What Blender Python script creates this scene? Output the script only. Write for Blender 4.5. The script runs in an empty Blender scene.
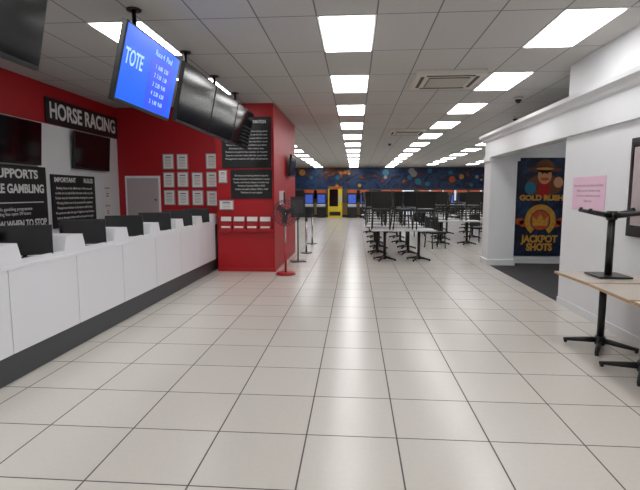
import bpy, bmesh, math, random
from mathutils import Matrix, Vector, Euler
random.seed(7)
scene = bpy.context.scene
try:
    scene.view_settings.view_transform = 'Standard'
except Exception:
    pass
R = math.radians
H = 3.36

# ---------------- materials ----------------
def srgb(r, g, b):
    f = lambda v: (v/255/12.92) if v/255 <= 0.04045 else ((v/255+0.055)/1.055)**2.4
    return (f(r), f(g), f(b), 1)

def mat(name, rgb, rough=0.5, metal=0.0, emis=0.0, noise=0.0, nscale=6.0, spec=None):
    m = bpy.data.materials.new(name); m.use_nodes = True
    nt = m.node_tree; p = nt.nodes['Principled BSDF']
    c = srgb(*rgb)
    p.inputs['Base Color'].default_value = c
    p.inputs['Roughness'].default_value = rough
    p.inputs['Metallic'].default_value = metal
    if spec is not None: p.inputs['Specular IOR Level'].default_value = spec
    if emis:
        p.inputs['Emission Color'].default_value = c
        p.inputs['Emission Strength'].default_value = emis
    if noise:
        tc = nt.nodes.new('ShaderNodeTexCoord'); n = nt.nodes.new('ShaderNodeTexNoise')
        n.inputs['Scale'].default_value = nscale; n.inputs['Detail'].default_value = 4
        nt.links.new(tc.outputs['Object'], n.inputs['Vector'])
        mx = nt.nodes.new('ShaderNodeMix'); mx.data_type = 'RGBA'
        mx.inputs[6].default_value = tuple(v*(1-noise) for v in c[:3])+(1,)
        mx.inputs[7].default_value = tuple(min(1, v*(1+noise)) for v in c[:3])+(1,)
        nt.links.new(n.outputs['Fac'], mx.inputs[0])
        nt.links.new(mx.outputs[2], p.inputs['Base Color'])
    return m

def grid_mask(nt, coord, ox, oy, sx, sy, lw):
    L = nt.links
    def M(op, a, b=None):
        n = nt.nodes.new('ShaderNodeMath'); n.operation = op
        for i, v in enumerate((a, b)):
            if v is None: continue
            if isinstance(v, (int, float)): n.inputs[i].default_value = v
            else: L.new(v, n.inputs[i])
        return n.outputs[0]
    sep = nt.nodes.new('ShaderNodeSeparateXYZ'); L.new(coord, sep.inputs[0])
    res = []; cells = []
    for ax, o, s in (('X', ox, sx), ('Y', oy, sy)):
        t = M('DIVIDE', M('SUBTRACT', sep.outputs[ax], o), s)
        cells.append(M('FLOOR', t))
        fr = M('FRACT', t)
        res.append(M('GREATER_THAN', M('ABSOLUTE', M('SUBTRACT', fr, 0.5)), 0.5 - lw/2/s))
    comb = nt.nodes.new('ShaderNodeCombineXYZ')
    L.new(cells[0], comb.inputs[0]); L.new(cells[1], comb.inputs[1])
    return M('MAXIMUM', res[0], res[1]), comb.outputs[0]

def tile_mat(name, rgb, line, ox, oy, sx, sy, lw, rough, var=0.05, speck=0.04, sscale=30, lrough=0.7, spec=0.5):
    m = bpy.data.materials.new(name); m.use_nodes = True
    nt = m.node_tree; p = nt.nodes['Principled BSDF']; L = nt.links
    tc = nt.nodes.new('ShaderNodeTexCoord')
    mask, cell = grid_mask(nt, tc.outputs['Object'], ox, oy, sx, sy, lw)
    wn = nt.nodes.new('ShaderNodeTexWhiteNoise'); L.new(cell, wn.inputs['Vector'])
    c = srgb(*rgb)
    def mix(f, a, b):
        n = nt.nodes.new('ShaderNodeMix'); n.data_type = 'RGBA'
        L.new(f, n.inputs[0])
        for i, v in ((6, a), (7, b)):
            if isinstance(v, tuple): n.inputs[i].default_value = v
            else: L.new(v, n.inputs[i])
        return n.outputs[2]
    k = lambda f: tuple(v*f for v in c[:3])+(1,)
    a = mix(wn.outputs['Value'], k(1-var), k(1+var))
    nz = nt.nodes.new('ShaderNodeTexNoise'); nz.inputs['Scale'].default_value = sscale; nz.inputs['Detail'].default_value = 5
    L.new(tc.outputs['Object'], nz.inputs['Vector'])
    b = mix(nz.outputs['Fac'], k(1-speck*2), k(1+speck*2))
    av = nt.nodes.new('ShaderNodeMix'); av.data_type = 'RGBA'; av.inputs[0].default_value = 0.5
    L.new(a, av.inputs[6]); L.new(b, av.inputs[7])
    out = mix(mask, av.outputs[2], srgb(*line))
    L.new(out, p.inputs['Base Color'])
    p.inputs['Specular IOR Level'].default_value = spec
    mr = nt.nodes.new('ShaderNodeMix'); mr.data_type = 'FLOAT'
    L.new(mask, mr.inputs[0]); mr.inputs[2].default_value = rough; mr.inputs[3].default_value = lrough
    L.new(mr.outputs[0], p.inputs['Roughness'])
    return m

def galaxy_mat(name, cols, scale=0.8, star=0.1, pos=0.3, emis=0.0):
    m = bpy.data.materials.new(name); m.use_nodes = True
    nt = m.node_tree; p = nt.nodes['Principled BSDF']; L = nt.links
    tc = nt.nodes.new('ShaderNodeTexCoord')
    n = nt.nodes.new('ShaderNodeTexNoise'); n.inputs['Scale'].default_value = scale
    n.inputs['Detail'].default_value = 6; n.inputs['Distortion'].default_value = 1.5
    L.new(tc.outputs['Object'], n.inputs['Vector'])
    cr = nt.nodes.new('ShaderNodeValToRGB'); e = cr.color_ramp.elements
    e[0].position = pos; e[0].color = srgb(*cols[0]); e[1].position = 0.72; e[1].color = srgb(*cols[-1])
    k = len(cols)-1
    for i, c in enumerate(cols[1:-1]):
        x = e.new(pos + (0.72-pos)*(i+1)/k); x.color = srgb(*c)
    L.new(n.outputs['Fac'], cr.inputs[0])
    v = nt.nodes.new('ShaderNodeTexVoronoi'); v.inputs['Scale'].default_value = scale*9
    L.new(tc.outputs['Object'], v.inputs['Vector'])
    lt = nt.nodes.new('ShaderNodeMath'); lt.operation = 'LESS_THAN'; lt.inputs[1].default_value = star
    L.new(v.outputs['Distance'], lt.inputs[0])
    mx = nt.nodes.new('ShaderNodeMix'); mx.data_type = 'RGBA'
    L.new(lt.outputs[0], mx.inputs[0]); L.new(cr.outputs[0], mx.inputs[6]); mx.inputs[7].default_value = srgb(170, 205, 235)
    L.new(mx.outputs[2], p.inputs['Base Color']); p.inputs['Roughness'].default_value = 0.5
    return m

M_floor = tile_mat('floor_tile', (208, 203, 195), (84, 79, 73), -0.31, 2.96, 0.595, 0.595, 0.010, 0.24, spec=0.45)
M_ceil = tile_mat('ceiling_tile', (190, 188, 184), (112, 111, 108), 0.2, 0.1, 0.6, 1.2, 0.016, 0.9, var=0.04, speck=0.07, sscale=60)
M_red = mat('red_paint', (170, 10, 24), 0.45, noise=0.06)
M_white = mat('white_paint', (222, 223, 225), 0.55, noise=0.02)
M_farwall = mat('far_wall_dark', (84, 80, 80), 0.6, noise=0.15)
M_whitelam = mat('white_laminate', (230, 231, 236), 0.28)
M_seam = mat('seam_grey', (120, 122, 126), 0.7)  # plain grey for the joints between counter panels
M_plinth = mat('charcoal_plinth', (64, 66, 70), 0.4, noise=0.05)
M_black = mat('black_plastic', (14, 14, 16), 0.4)
M_blackmetal = mat('black_powdercoat', (18, 18, 20), 0.35)
M_screen = mat('screen_off', (8, 9, 12), 0.12)
M_sign = mat('sign_black', (18, 18, 22), 0.5)
M_ink = mat('white_ink', (225, 225, 225), 0.5)
M_darkink = mat('dark_ink', (50, 50, 58), 0.6)
M_paper = mat('paper', (226, 222, 220), 0.7)
M_pframe = mat('poster_frame_grey', (150, 140, 142), 0.5)
M_pink = mat('pink_paper', (228, 190, 210), 0.7, noise=0.05, nscale=20)
M_pinkgrey = mat('hatch_grey', (180, 166, 168), 0.5)
M_light = mat('light_diffuser', (252, 252, 252), 0.4, emis=8.4)
M_lframe = mat('light_frame', (225, 225, 225), 0.5)
M_wood = mat('ply_edge', (186, 150, 110), 0.5, noise=0.15, nscale=15)
M_tabletop = mat('table_laminate', (190, 180, 168), 0.3, noise=0.04)
M_carpet = mat('dark_carpet', (56, 55, 58), 0.9, noise=0.25, nscale=40)
M_chrome = mat('chrome', (190, 190, 194), 0.22, metal=1)
M_vent = mat('ac_white', (206, 202, 192), 0.5)
M_ventdark = mat('ac_slot_dark', (92, 84, 78), 0.8)
M_blue = mat('screen_blue', (26, 92, 220), 0.2, emis=0.9)
M_bluetext = mat('screen_text', (150, 190, 255), 0.2, emis=1.0)
M_purple = mat('screen_purple', (50, 80, 220), 0.2, emis=0.9)
M_mural = galaxy_mat('mural_galaxy', [(4, 8, 28), (6, 20, 56), (16, 62, 104), (10, 28, 66), (90, 50, 48), (204, 130, 60)], 0.75, 0.07)
M_poster = galaxy_mat('poster_galaxy', [(4, 8, 24), (6, 20, 46), (12, 42, 76), (20, 76, 110)], 2.4, 0.06)
M_yellow = mat('yellow_panel', (224, 196, 40), 0.4)
M_gold = mat('gold_print', (200, 146, 54), 0.5, noise=0.5, nscale=14)
M_brown = mat('hat_brown', (104, 58, 30), 0.6, noise=0.3)
M_skin = mat('print_skin', (200, 144, 106), 0.6)
M_orange = mat('print_orange', (190, 80, 34), 0.5, noise=0.3)
M_teal = mat('print_teal', (30, 110, 140), 0.5)
M_redp = mat('red_plastic', (170, 24, 30), 0.35)
M_tan = mat('tan_laminate', (184, 160, 112), 0.4)
M_grey = mat('grey_panel', (186, 188, 190), 0.45)
M_glass = mat('daylight_glass', (215, 228, 240), 0.1, emis=0.7)
M_key = mat('keyboard_grey', (60, 60, 64), 0.5)
M_slotscr = mat('slot_screen', (60, 90, 190), 0.3, emis=0.35, noise=0.6, nscale=5)

# ---------------- builder ----------------
class B:
    def __init__(s, name):
        s.name = name; s.bm = bmesh.new(); s.mats = []
    def mi(s, m):
        if m not in s.mats: s.mats.append(m)
        return s.mats.index(m)
    def _add(s, tmp, m, mx=None):
        if mx is not None: bmesh.ops.transform(tmp, matrix=mx, verts=tmp.verts)
        i = s.mi(m)
        for f in tmp.faces: f.material_index = i
        me = bpy.data.meshes.new('tmp'); tmp.to_mesh(me); tmp.free()
        s.bm.from_mesh(me); bpy.data.meshes.remove(me)
    def box(s, c, size, m, rot=None, bev=0.0):
        t = bmesh.new(); bmesh.ops.create_cube(t, size=1)
        bmesh.ops.scale(t, vec=size, verts=t.verts)
        if bev: bmesh.ops.bevel(t, geom=list(t.edges), offset=bev, segments=2, affect='EDGES', profile=0.6)
        mx = Matrix.Translation(c)
        if rot: mx = mx @ Euler(rot).to_matrix().to_4x4()
        s._add(t, m, mx); return s
    def bb(s, x0, x1, y0, y1, z0, z1, m, bev=0.0):
        return s.box(((x0+x1)/2, (y0+y1)/2, (z0+z1)/2), (x1-x0, y1-y0, z1-z0), m, bev=bev)
    def cyl(s, p0, p1, r, m, r2=None, seg=16):
        p0 = Vector(p0); p1 = Vector(p1); d = p1-p0
        t = bmesh.new()
        bmesh.ops.create_cone(t, cap_ends=True, segments=seg, radius1=r, radius2=r if r2 is None else r2, depth=d.length)
        mx = Matrix.Translation((p0+p1)/2) @ d.to_track_quat('Z', 'Y').to_matrix().to_4x4()
        for f in t.faces:
            f.smooth = len(f.verts) == 4
        s._add(t, m, mx); return s
    def ring(s, c, R0, r, m, axis='Y', seg=28):
        t = bmesh.new(); n = 6; vs = []
        for i in range(seg):
            a = 2*math.pi*i/seg; row = []
            for j in range(n):
                b = 2*math.pi*j/n; rr = R0 + r*math.cos(b)
                row.append(t.verts.new((rr*math.cos(a), r*math.sin(b), rr*math.sin(a)) if axis == 'Y' else (rr*math.cos(a), rr*math.sin(a), r*math.sin(b))))
            vs.append(row)
        for i in range(seg):
            for j in range(n):
                t.faces.new((vs[i][j], vs[(i+1) % seg][j], vs[(i+1) % seg][(j+1) % n], vs[i][(j+1) % n]))
        bmesh.ops.recalc_face_normals(t, faces=t.faces)
        s._add(t, m, Matrix.Translation(c)); return s
    def poly(s, pts, d, m, axis='Y'):
        t = bmesh.new()
        def P(p, k): return (p[0], k, p[1]) if axis == 'Y' else ((k, p[0], p[1]) if axis == 'X' else (p[0], p[1], k))
        a = [t.verts.new(P(p, d[0])) for p in pts]; b = [t.verts.new(P(p, d[1])) for p in pts]
        t.faces.new(a); t.faces.new(b[::-1]); n = len(pts)
        for i in range(n): t.faces.new((a[i], b[i], b[(i+1) % n], a[(i+1) % n]))
        bmesh.ops.recalc_face_normals(t, faces=t.faces)
        s._add(t, m); return s
    def mesh(s):
        me = bpy.data.meshes.new(s.name); s.bm.to_mesh(me); s.bm.free()
        for m in s.mats: me.materials.append(m)
        return me
    def done(s, loc=(0, 0, 0), rot=(0, 0, 0)):
        return put(s.name, s.mesh(), loc, rot)

def put(name, me, loc=(0, 0, 0), rot=(0, 0, 0)):
    o = bpy.data.objects.new(name, me); scene.collection.objects.link(o)
    o.location = loc; o.rotation_euler = rot
    return o

def text(parent, body, x, z, size, m, y, align='CENTER', name='lettering', width=None, font_off=0.0, space=1.0):
    cu = bpy.data.curves.new('t', 'FONT'); cu.body = body; cu.size = size
    cu.align_x = align; cu.align_y = 'CENTER'; cu.extrude = 0.001; cu.offset = font_off; cu.space_line = space
    o = bpy.data.objects.new('t', cu); scene.collection.objects.link(o)
    dg = bpy.context.evaluated_depsgraph_get(); dg.update()
    me = bpy.data.meshes.new_from_object(o.evaluated_get(dg))
    bpy.data.objects.remove(o)
    me.materials.clear(); me.materials.append(m)
    t = bpy.data.objects.new(name, me); scene.collection.objects.link(t)
    sx = 1.0
    if width and len(me.vertices):
        xs = [v.co.x for v in me.vertices]; w = max(xs)-min(xs)
        sx = width/w
    t.location = (x, y, z); t.rotation_euler = (R(90), 0, 0); t.scale = (sx, 1, 1)
    t.parent = parent
    return t

# ---------------- room shell ----------------
def shell(name, x0, x1, y0, y1, z0, z1, m, bev=0):
    return B(name).bb(x0, x1, y0, y1, z0, z1, m, bev).done()
YF = 33.0
WE = 7.0
BT = 2.87
BB = 2.38
shell('floor', -5.2, 10.2, -3.2, YF+.2, -0.1, 0, M_floor)
shell('floor_carpet', 3.0, 8.0, 4.0, 10.93, 0.0, 0.008, M_carpet)
shell('ceiling', -5.2, 10.2, -3.2, YF+.2, H, H+0.1, M_ceil)
b = B('wall_left')
b.bb(-5.2, -5.0, -3, YF, 0, 2.72, M_white); b.bb(-5.2, -5.0, -3, YF, 2.72, H, M_red)
b.done()
shell('wall_front', -5.2, 10.2, -3.2, -3.0, 0, H, M_white)
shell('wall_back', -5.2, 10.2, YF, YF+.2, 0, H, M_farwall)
shell('wall_far_right', 10.0, 10.2, -3, YF, 0, H, M_white)
shell('wall_red_partition', -5.0, -2.8, 9.7, 9.9, 0, H, M_red)
shell('wall_red_pillar', -2.8, -1.62, 9.4, 12.7, 0, H, M_red)
shell('baseboard_red_pillar', -2.8, -1.60, 9.385, 9.4, 0, 0.07, M_redp)
shell('wall_right', 2.97, 3.10, -3.0, WE, 0, BB, M_white)
shell('wall_right_upper', 2.97, 3.10, -3.0, WE, BT, H, M_white)
b = B('trim_1')
b.bb(2.94, 3.16, -3.0, 11.1, BB, BT-.08, M_white)
b.poly([(2.94, BT-.15), (2.90, BT-.13), (2.88, BT-.09), (2.82, BT-.05), (2.81, BT), (3.26, BT), (3.26, BT-.05), (3.2, BT-.11), (3.16, BT-.15)], (-3.0, 11.2), M_white)
b.bb(2.925, 3.16, -3.0, 11.1, BB, BB+.05, M_white)
b.bb(3.16, 8.0, 10.85, 11.1, BB, BT-.08, M_white)
b.bb(3.16, 8.0, 10.75, 11.15, BT-.08, BT, M_white)
b.done()
b = B('column_white')
b.bb(2.94, 3.50, 10.6, 11.1, 0, BB, M_white)
b.bb(2.91, 3.53, 10.57, 11.1, 0, 0.14, M_white, 0.01)
b.bb(2.90, 3.55, 10.56, 11.1, BB-.09, BB-.001, M_white, 0.01)
b.done()
shell('wall_poster', 3.53, 8.0, 10.95, 11.1, 0, BB, M_white)
shell('baseboard_poster', 3.56, 8.0, 10.93, 10.95, 0, 0.12, M_white)
shell('wall_side_room', 8.0, 8.15, 3.0, 11.1, 0, H, M_white)
shell('wall_side_room_near', 3.1, 8.0, 3.0, 3.15, 0, H, M_white)
shell('baseboard_right', 2.955, 2.97, -3, WE, 0, 0.1, M_white)

# ---------------- ceiling lights ----------------
b = B('ceiling_light')
b.bb(-.3, .3, -.6, .6, -0.004, 0.0, M_lframe)
b.bb(-.275, .275, -.575, .575, -0.012, -0.004, M_light)
lm = b.mesh()
for cx in (-2.5, -0.1, 2.3):
    for k in range(-3, 12):
        y = 5.5+2.4*k
        if cx == -2.5 and 9 < y < 13: continue
        put('ceiling_light', lm, (cx, y, H-0.001))
for cx in (4.7, 7.1):
    for k in range(0, 11):
        y = 5.5+2.4*k
        if y > 12 or k == 1: put('ceiling_light', lm, (cx, y, H-0.001))

# ---------------- ac cassettes ----------------
b = B('air_conditioner_cassette')
b.bb(-.5, .5, -.5, .5, -0.06, 0, M_vent, 0.01)
b.bb(-.3, .3, -.3, .3, -0.07, -0.058, M_ventdark)
for i in range(12):
    b.box((0, -.27+i*.049, -0.075), (.58, .018, .008), M_vent)
for a, c, s in ((0, (0, -.4), (.7, .05)), (1, (0, .4), (.7, .05)), (2, (-.4, 0), (.05, .7)), (3, (.4, 0), (.05, .7))):
    b.box((c[0], c[1], -0.062), (s[0], s[1], .01), M_ventdark)
am = b.mesh()
put('air_conditioner_cassette', am, (1.38, 7.6, H-0.001))
put('air_conditioner_cassette', am, (1.45, 13.9, H-0.001))
b = B('security_camera_dome')
b.cyl((0, 0, 0), (0, 0, -0.04), 0.08, M_vent); b.cyl((0, 0, -0.04), (0, 0, -0.1), 0.065, M_black, 0.03)
dm = b.mesh()
for p in ((3.7, 11.5), (3.0, 9.2), (1.2, 17)): put('security_camera_dome', dm, (p[0], p[1], H-0.001))

# ---------------- tvs ----------------
def tv(name, w, h, loc, rot, scr=M_screen):
    b = B(name)
    b.box((0, 0, 0), (w, 0.05, h), M_black, bev=0.008)
    b.box((0, -0.0262, 0.006), (w-.03, 0.002, h-.045), scr)
    b.box((0, .04, 0), (w*.5, .04, h*.5), M_black, bev=0.01)
    return b.done(loc, rot)
def hang(name, y, scr=M_screen, w=1.16, tilt=12, x=-2.02, z=2.76, h=.68, yaw=0):
    e = bpy.data.objects.new(name, None); scene.collection.objects.link(e)
    t = tv('television', w, h, (x, y, z), (R(tilt), 0, R(90+yaw)), scr)
    t.name = 'panel'; t.parent = e
    b = B('ceiling_bracket')
    b.cyl((x-.12, y, z), (x-.12, y, H-.012), .02, M_blackmetal)
    b.cyl((x-.12, y, H-.014), (x-.12, y, H-.001), .07, M_blackmetal)
    b.box((x-.1, y, z), (.06, .3, .2), M_blackmetal)
    br = b.done(); br.parent = e
    return t
hang('television', 2.42, h=.74, w=1.24)
t = hang('television', 4.60, M_blue, w=1.20, tilt=14, z=2.73)
text(t, 'TOTE', -.38, .06, .19, M_bluetext, -.029, width=.34, font_off=.003)
text(t, 'Race 4  Pool', .2, .24, .08, M_bluetext, -.029)
for i in range(5):
    text(t, '%d  %d.%d0  %d.%d0' % (i+1, random.randint(1, 9), i, random.randint(1, 9), i+2), .2, .12-.085*i, .06, M_bluetext, -.029)
b = B('panel_graphic'); b.box((0.22, -.0275, -.05), (.55, .001, .5), M_purple); g = b.done(); g.parent = t
for y in (5.98, 7.2, 8.42): hang('television', y, w=1.2)
for y in (6.55, 8.62): tv('wall_television', 1.2, .66, (-4.93, y, 2.36), (R(4), 0, R(90)))
tv('wall_television', .8, .5, (-1.52, 11.4, 2.25), (R(6), 0, R(90)))

# ---------------- left wall signs ----------------
def sign(name, w, h, loc, rz, m=M_sign, t=0.02):
    return B(name).box((0, 0, 0), (w, t, h), m, bev=0.002).done(loc, (0, 0, rz))
L90 = R(90)
s = sign('horse_racing_sign', 2.3, .42, (-4.985, 8.55, 2.94), L90)
text(s, 'HORSE RACING', 0, 0, .36, M_ink, -.012, width=2.1, font_off=.010)
s = sign('responsible_gambling_sign', 1.95, 1.02, (-4.985, 6.33, 1.5), L90)
text(s, 'SUPPORTS', .3, .38, .18, M_ink, -.012, font_off=.006, width=.95)
text(s, 'RESPONSIBLE GAMBLING', 0, .16, .18, M_ink, -.012, width=1.8, font_off=.006)
text(s, 'WINNERS KNOW WHEN TO STOP', 0, -.36, .15, M_ink, -.012, width=1.85, font_off=.004)
b = B('divider_line'); b.box((0, -.0115, -.04), (1.75, .002, .015), M_ink); o = b.done(); o.parent = s
text(s, 'National responsible gambling programme\nToll free counselling line open 24 hours', 0, -.17, .07, M_ink, -.012)
s = sign('rules_sign', 1.3, .9, (-4.985, 8.08, 1.46), L90)
text(s, 'IMPORTANT        RULES', 0, .36, .11, M_ink, -.012, width=1.15, font_off=.003)
text(s, '\n'.join(['Betting closes at the official start of the race and', 'no bets are accepted after this time under any rule.', 'Tickets must be checked before leaving the counter.', 'Winning tickets are to be presented for payment.', 'Management decision in all matters shall be final.', 'No persons under the age of eighteen may bet here.', 'Lost or damaged tickets will not be paid out again.', 'All scratchings are refunded at the betting price.']), 0, -.07, .06, M_ink, -.012, width=1.15, space=1.4)
for i, z in enumerate((1.62, 1.27)):
    s = sign('notice_paper', .3, .3, (-4.992, 9.2, z), L90, M_paper, .006)
    text(s, 'NOTICE\n-----\nopen\ndaily', 0, 0, .05, M_darkink, -.004)

b = B('service_hatch')
b.bb(-.38, .38, -.02, 0, -.5, .5, M_whitelam, .004)
b.bb(-.34, .34, -.026, -.018, -.45, .45, M_pinkgrey)
b.cyl((.28, -.026, 0), (.28, -.05, 0), .02, M_chrome)
b.done((-4.47, 9.698, 1.46))

def cert(x, z, y=9.698, w=.24, h=.32):
    b = B('framed_certificate')
    b.box((0, -.008, 0), (w, .014, h), M_pframe, bev=.003)
    b.box((0, -.0165, 0), (w-.035, .003, h-.035), M_paper)
    b.box((0, -.0185, h*.28), (w*.5, .001, .018), M_darkink)
    for i in range(6): b.box((0, -.0185, h*.16-i*.03), (w*(.6-.05*(i % 3)), .001, .006), M_darkink)
    b.done((x, y, z))
cols = [-3.9, -3.6, -3.29, -2.98]
for r, z in enumerate((2.26, 1.88, 1.50)):
    for c, x in enumerate(cols):
        if r == 0 and c == 2: continue
        cert(x, z+random.uniform(-.01, .01))

s = sign('betting_rules_sign', 1.0, 1.0, (-2.17, 9.389, 2.6), 0)
text(s, 'TOTE BETTING INFORMATION', 0, .4, .09, M_ink, -.012, width=.8, font_off=.002)
text(s, '\n'.join(['Betting limits apply to all horse racing pools', 'Minimum stake per ticket is set by the tote', 'Exotic pools close two minutes before start', 'Dividends are declared after the final result', 'Please check your ticket before you leave', 'All tickets are void after ninety days', 'Refunds are paid at the counter on request', 'Queries must be made with the supervisor', 'Management reserves all rights of admission']), 0, -.05, .045, M_ink, -.012, width=.86, space=1.5)
s = sign('opening_hours_sign', .84, .58, (-2.08, 9.389, 1.78), 0)
text(s, '\n'.join(['No betting, no loitering. Deposits required', 'Identity documents to be produced on request', 'Payouts over limit by cheque or transfer only', 'Monday to Saturday 09:00 to 20:00', 'Sundays and public holidays 10:00 to 18:00', 'Thank you for your support']), 0, 0, .045, M_ink, -.012, width=.74, space=1.5)
cert(-2.6, 1.36, 9.398, .3, .2)
cert(-2.66, 1.93, 9.398, .18, .26)
b = B('leaflet_holder')
b.bb(-.54, .54, -.1, 0, -.03, 0, M_redp)
for i in range(4):
    x = -.4+i*.267
    b.box((x, -.05, .13), (.235, .012, .26), M_redp, rot=(R(-12), 0, 0))
    b.box((x, -.058, .22), (.21, .006, .09), M_paper, rot=(R(-12), 0, 0))
    b.box((x, -.09, .07), (.24, .012, .15), M_redp)
    b.box((x, -.097, .06), (.18, .003, .035), M_paper)
b.done((-2.2, 9.398, .86))
b = B('wall_phone')
b.bb(0, .08, -.1, .1, -.15, .15, M_whitelam, .01); b.bb(.08, .11, -.03, .03, -.12, .12, M_black, .008)
b.done((-1.62, 10.1, 1.5))

# ---------------- betting counter ----------------
b = B('betting_counter')
y0, y1 = -1.3, 9.68
b.bb(-3.5, -2.90, y0, y1, 0, .25, M_plinth)
b.bb(-3.55, -2.868, y0, y1, .25, .97, M_seam)
b.bb(-3.62, -2.84, y0, y1, .965, 1.0, M_whitelam, .004)
centers = [4.1+.96*k for k in range(-5, 6)]
for c in centers:
    a0 = max(c-.48, y0); a1 = min(c+.48, y1-.002)
    b.bb(-2.87, -2.845, a0+.005, a1-.005, .255, .965, M_whitelam, .003)
    h0 = c+.27; h1 = min(c+.66, y1-.004)
    b.poly([(h0, 1.0), (h0+.06, 1.18), (h1-.06, 1.18), (h1, 1.0)], (-3.18, -2.842), M_whitelam, 'X')
    b.poly([(-3.5, 1.0), (-3.5, 1.24), (-3.18, 1.18), (-3.18, 1.0)], (h0+.1, h0+.13), M_whitelam, 'Y')
    b.bb(-2.87, -2.845, a0+.005, a1-.005, 1.0, 1.04, M_whitelam)
b.done()
b = B('counter_monitor')
b.box((0, 0, .165), (.47, .035, .28), M_black, bev=.006)
b.box((0, -.0185, .168), (.445, .002, .25), M_screen)
b.cyl((0, .03, .0), (0, .03, .17), .02, M_black); b.box((0, .02, .15), (.1, .03, .1), M_black)
b.box((0, .03, .006), (.2, .16, .012), M_black, bev=.004)
mm = b.mesh()
b = B('ticket_printer')
b.box((0, 0, .06), (.16, .2, .12), M_key, bev=.01); b.box((0, -.08, .122), (.1, .02, .006), M_paper); b.box((0, -.04, .125), (.12, .1, .01), M_black)
pm = b.mesh()
for c in centers[2:]:
    if c > 9.3: continue
    put('counter_monitor', mm, (-3.05, c, 1.002), (R(-4), 0, R(30)))
    put('ticket_printer', pm, (-3.42, c-.25, 1.002), (0, 0, R(90)))

b = B('back_office_shelf')
b.bb(-4.98, -4.55, 4.0, 9.6, .0, .85, M_whitelam); b.bb(-4.98, -4.5, 4.0, 9.62, .85, .9, M_plinth)
b.done()

# ---------------- tables / pedestal ----------------
def pedestal(b, x, y, z0, z1, r=.33, flip=False, rot=45, m=M_blackmetal):
    s = -1 if flip else 1
    base = z1 if flip else z0; top = z0 if flip else z1
    for k in range(4):
        a = R(rot+90*k); dx, dy = math.cos(a), math.sin(a)
        b.cyl((x+dx*.03, y+dy*.03, base+s*.075), (x+dx*r, y+dy*r, base+s*.03), .032, m, .018, 8)
        b.cyl((x+dx*(r-.02), y+dy*(r-.02), base), (x+dx*(r-.02), y+dy*(r-.02), base+s*.035), .018, m, seg=8)
    b.cyl((x, y, base+s*.03), (x, y, base+s*.12), .05, m)
    b.cyl((x, y, base+s*.1), (x, y, top-s*.02), .035, m)
    b.box((x, y, top-s*.01), (.32, .32, .016), m)
def ptable(name, w, d, n=1, top=M_tabletop, edge=M_wood):
    b = B(name)
    b.box((0, 0, .732), (w, d, .024), edge, bev=.002)
    b.box((0, 0, .7455), (w-.006, d-.006, .003), top)
    xs = [0] if n == 1 else [-w*.27, w*.27]
    for x in xs: pedestal(b, x, 0, 0, .72, r=.34 if n == 1 else .3, rot=45+12)
    return b.mesh()
near = ptable('cafe_table', .7, .7)
put('cafe_table', near, (2.56, 4.97, 0), (0, 0, R(2)))
put('cafe_table', near, (2.56, 4.22, 0), (0, 0, R(-2)))
put('cafe_table', near, (2.56, 3.48, 0))
b = B('table_pedestal_base'); pedestal(b, 0, 0, 0, .70, r=.36, flip=True, rot=30)
b.done((2.60, 4.98, .749))
dbl = ptable('dining_table', 1.5, .75, 2, top=M_white, edge=M_grey)

# ---------------- chairs ----------------
b = B('chair')
b.box((0, -.01, .455), (.46, .44, .06), M_black, bev=.022)
for sx in (-1, 1):
    b.cyl((sx*.21, -.21, 0), (sx*.2, -.17, .44), .016, M_blackmetal, seg=8)
    b.cyl((sx*.21, .25, 0), (sx*.2, .19, .46), .016, M_blackmetal, seg=8)
    b.cyl((sx*.2, .19, .46), (sx*.21, .255, .86), .014, M_blackmetal, seg=8)
    b.cyl((sx*.21, -.2, .2), (sx*.21, .22, .2), .009, M_blackmetal, seg=8)
b.box((0, .235, .70), (.45, .035, .40), M_black, rot=(R(-10), 0, 0), bev=.017)
cm = b.mesh()
def table_with_chairs(x, y, rz, n=3, rots=None):
    put('dining_table', dbl, (x, y, 0), (0, 0, rz))
    for i in range(n):
        ox = -.5+i*.5
        rot = rz+R((180 if random.random() < .65 else random.choice([0, 90]))+random.uniform(-10, 10))
        if rots: rot = R(rots[i])
        c, s = math.cos(rz), math.sin(rz)
        put('chair', cm, (x+ox*c, y+ox*s, .750), (0, 0, rot))
table_with_chairs(1.12, 11.3, R(2), rots=(176, 95, 184))
for x, y, a in ((1.0, 12.5, -3), (1.1, 13.8, 0), (1.05, 15.2, 2), (1.1, 17.0, 3), (1.0, 19.0, 0), (1.2, 21.5, 0), (1.2, 24.0, 0),
                (3.1, 15.0, 0), (3.0, 16.8, 88), (4.6, 17.2, 5), (3.2, 18.8, 0), (4.9, 19.4, 0), (3.3, 21.0, 3), (5.4, 21.6, 4), (3.6, 23.4, -4), (6.0, 24, 0)):
    table_with_chairs(x, y, R(a))
for p in ((2.35, 13.9, 20), (2.3, 17.8, 200), (4.4, 14.6, 100), (4.1, 15.8, 30)):
    put('chair', cm, (p[0], p[1], 0), (0, 0, R(p[2])))

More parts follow.
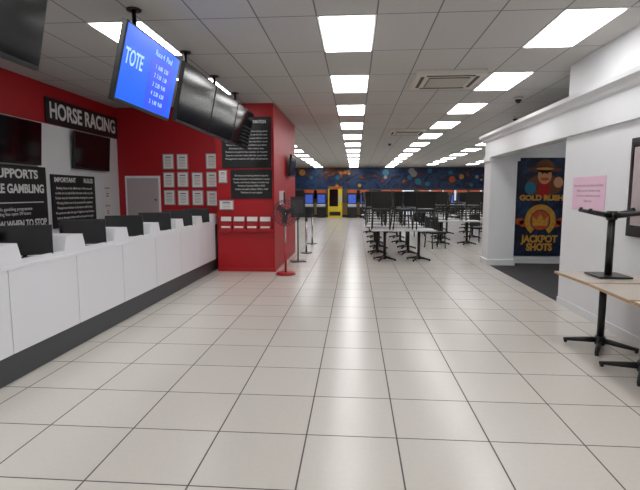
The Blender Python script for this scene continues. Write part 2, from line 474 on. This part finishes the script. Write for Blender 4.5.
# ---------------- fan & posts ----------------
b = B('pedestal_fan')
fz = 1.22
b.cyl((0, 0, 0), (0, 0, .05), .2, M_redp, .17, 32)
b.cyl((0, 0, .05), (0, 0, .6), .022, M_redp); b.cyl((0, 0, .6), (0, 0, fz), .016, M_chrome)
b.cyl((0, .02, fz), (0, .18, fz), .07, M_black, .05)
for rr, yy in ((.25, 0), (.18, -.04), (.12, -.06), (.05, -.065), (.22, .05)):
    b.ring((0, yy-.05, fz), rr, .006, M_key)
for k in range(20):
    a = 2*math.pi*k/20
    b.cyl((.04*math.cos(a), -.115, fz+.04*math.sin(a)), (.25*math.cos(a), -.05, fz+.25*math.sin(a)), .0035, M_key, seg=6)
for k in range(3):
    a = 2*math.pi*k/3+.4
    b.box((.11*math.cos(a), -.05, fz+.11*math.sin(a)), (.18, .01, .1), M_key, rot=(R(15), -a, 0))
b.done((-1.36, 9.12, 0), (0, 0, R(15)))
b = B('notice_stand')
b.box((0, 0, .01), (.32, .3, .02), M_black, bev=.004); b.cyl((0, 0, .02), (0, 0, 1.05), .016, M_blackmetal)
b.box((0, -.02, 1.28), (.34, .02, .48), M_sign, rot=(R(-6), 0, 0)); b.box((0, -.032, 1.3), (.24, .003, .3), M_darkink, rot=(R(-6), 0, 0))
b.done((-1.33, 10.9, 0), (0, 0, R(20)))
b = B('queue_stanchion')
b.cyl((0, 0, 0), (0, 0, .02), .16, M_black, .15, 24); b.cyl((0, 0, .02), (0, 0, .92), .025, M_chrome); b.cyl((0, 0, .86), (0, 0, .95), .035, M_black)
sm = b.mesh()
put('queue_stanchion', sm, (-1.3, 12.5, 0)); put('queue_stanchion', sm, (-1.35, 14.8, 0))

# ---------------- right wall items ----------------
s = sign('pink_notice', .84, .42, (2.965, 6.28, 1.6), R(-90), M_pink, .006)
text(s, '\n'.join(['Please keep this area clear at all times', 'Tables are for customers only', 'No food or drink from outside', 'Thank you']), 0, 0, .05, M_pinkgrey, -.004, space=1.3)
b = B('window_1')
b.bb(-.5, .5, -.03, 0, -.52, .52, M_black, .004)
b.bb(-.46, .46, -.034, -.028, -.48, .48, M_screen)
b.bb(-.42, .4, -.036, -.033, -.4, .42, M_pinkgrey)
b.done((2.969, 4.84, 1.66), (0, 0, R(-90)))
# cowboy poster
s = sign('casino_poster', 1.15, 2.22, (4.16, 10.935, 1.29), 0, M_poster)
b = B('poster_artwork')
def disc(cx, cz, rx, rz, y, m, seg=28, a0=0, a1=360):
    b.poly([(cx+rx*math.cos(R(a0+(a1-a0)*i/seg)), cz+rz*math.sin(R(a0+(a1-a0)*i/seg))) for i in range(seg)], (y, y-.001), m)
disc(.05, .48, .40, .24, -.0115, M_brown)
disc(-.25, .42, .12, .14, -.012, M_teal)
disc(.05, .40, .12, .2, -.0125, M_redp)
disc(.05, .70, .15, .19, -.013, M_skin)
disc(.05, .83, .38, .06, -.0145, M_brown)
disc(.05, .90, .19, .15, -.0145, M_brown); disc(.05, .85, .19, .03, -.016, M_gold)
disc(.05, .62, .1, .035, -.0145, M_orange)
disc(.0, .75, .025, .016, -.0145, M_darkink); disc(.1, .75, .025, .016, -.0145, M_darkink)
disc(.35, .55, .1, .12, -.013, M_skin)
n = 20; outer = []; inner = []
for i in range(n+1):
    a = R(-55+290*i/n)
    outer.append((.34*math.cos(a), -.3+.36*math.sin(a))); inner.append((.22*math.cos(a), -.3+.24*math.sin(a)))
disc(0, -.3, .2, .22, -.0125, M_orange)
for i in range(n):
    b.poly([outer[i], outer[i+1], inner[i+1], inner[i]], (-.0145, -.0155), M_gold)
b.poly([(-.16, -.42), (-.18, -.2), (-.08, -.3), (0, -.14), (.08, -.3), (.18, -.2), (.16, -.42)], (-.0165, -.0175), M_gold)
for x in (-.45, .45, -.36, .36): disc(x, -.55+abs(x)*.5, .1, .08, -.0135, M_orange)
o = b.done(); o.parent = s
text(s, 'GOLD RUSH', 0, .2, .16, M_gold, -.018, width=.95, font_off=.01)
text(s, 'JACKPOT\nSHOTS', 0, -.82, .22, M_gold, -.018, width=.8, font_off=.01, space=.85)

# ---------------- far end ----------------
b = B('galaxy_mural'); b.bb(-4.9, 9.9, YF-.02, YF-.001, 1.9, H-.02, M_mural)
rnd = random.Random(3)
for i in range(26):
    x = rnd.uniform(-4.6, 9.6); z = rnd.uniform(2.05, 3.2); r = rnd.choice([.08, .12, .16, .22])
    b.cyl((x, YF-.02, z), (x, YF-.03-.0005*i, z), min(r, H-.04-z, z-1.92), rnd.choice([M_gold, M_orange, M_brown, M_teal, M_teal, M_pframe, M_brown]), seg=20)
b.done()
b = B('far_service_counter')
b.bb(-4.9, 1.4, 31.6, 32.2, 0, 1.0, M_tan); b.bb(-4.95, 1.45, 31.5, 32.25, 1.0, 1.06, M_plinth)
for x in range(-4, 2): b.bb(x-.01, x+.01, 31.59, 31.6, .1, .95, M_seam)
b.bb(-4.9, 1.4, 31.59, 31.62, 0, .15, M_plinth)
b.done()
b = B('side_service_counter')
b.bb(-4.3, -3.4, 20, 29, 0, 1.0, M_whitelam); b.bb(-4.35, -3.35, 19.95, 29.05, 1.0, 1.05, M_plinth); b.bb(-3.41, -3.39, 20, 29, 0, .2, M_plinth)
b.done()
for x in (-3.9, -2.7, .2, 1.3):
    tv('far_wall_television', 1.0, .6, (x, YF-.07, 1.5), (0, 0, 0))
b = B('vending_machine')
b.bb(-.45, .45, -.4, .4, 0, 2.0, M_yellow, .02); b.bb(-.36, .2, -.42, -.4, .75, 1.85, M_screen); b.bb(.24, .4, -.41, -.4, 1.0, 1.5, M_grey)
b.bb(-.36, .36, -.42, -.4, .15, .4, M_black); b.bb(-.45, .45, -.41, -.4, 1.88, 1.98, M_redp)
b.done((-1.3, 30.9, 0))
for i, (x, w) in enumerate(((5.0, 1.0), (6.6, 1.4), (8.3, 1.2))):
    b = B('window_%d' % (i+2))
    b.bb(-w/2, w/2, -.04, 0, -.4, .4, M_black); b.bb(-w/2+.05, -.02, -.045, -.04, -.35, .35, M_glass); b.bb(.02, w/2-.05, -.045, -.04, -.35, .35, M_glass)
    b.done((x, YF-.001, 1.45))
b = B('door_1')
b.bb(-.5, .5, -.05, 0, 0, 1.88, M_black); b.bb(-.43, .43, -.055, -.05, .1, 1.8, M_glass); b.cyl((.36, -.07, .9), (.36, -.07, 1.2), .015, M_chrome)
b.done((3.6, YF-.002, 0))
b = B('slot_machine')
b.bb(-.3, .3, -.25, .25, 0, 1.6, M_black, .02); b.bb(-.24, .24, -.26, -.25, .95, 1.5, M_slotscr); b.bb(-.3, .3, -.2, .2, 1.6, 1.8, M_orange, .02)
b.poly([(-.42, .8), (-.25, .9), (-.25, .7), (-.38, .7)], (-.28, .28), M_grey, 'X')
slm = b.mesh()
for x in (-3.0, -2.2, -.2, .6, 2.0, 2.7, 4.4, 5.2, 6.0, 6.8, 7.6, 8.4): put('slot_machine', slm, (x, 30.9, 0))

# ---------------- world & camera ----------------
w = bpy.data.worlds.new('World'); scene.world = w; w.use_nodes = True
w.node_tree.nodes['Background'].inputs[0].default_value = (.9, .95, 1, 1)
w.node_tree.nodes['Background'].inputs[1].default_value = .3
cam = bpy.data.cameras.new('camera'); co = bpy.data.objects.new('camera', cam); scene.collection.objects.link(co)
cam.sensor_width = 36; cam.lens = 36*470/640; cam.clip_start = .05; cam.clip_end = 100
co.location = (0, 0, 1.6); co.rotation_euler = (R(90-6.3), 0, R(4.26))
scene.camera = co
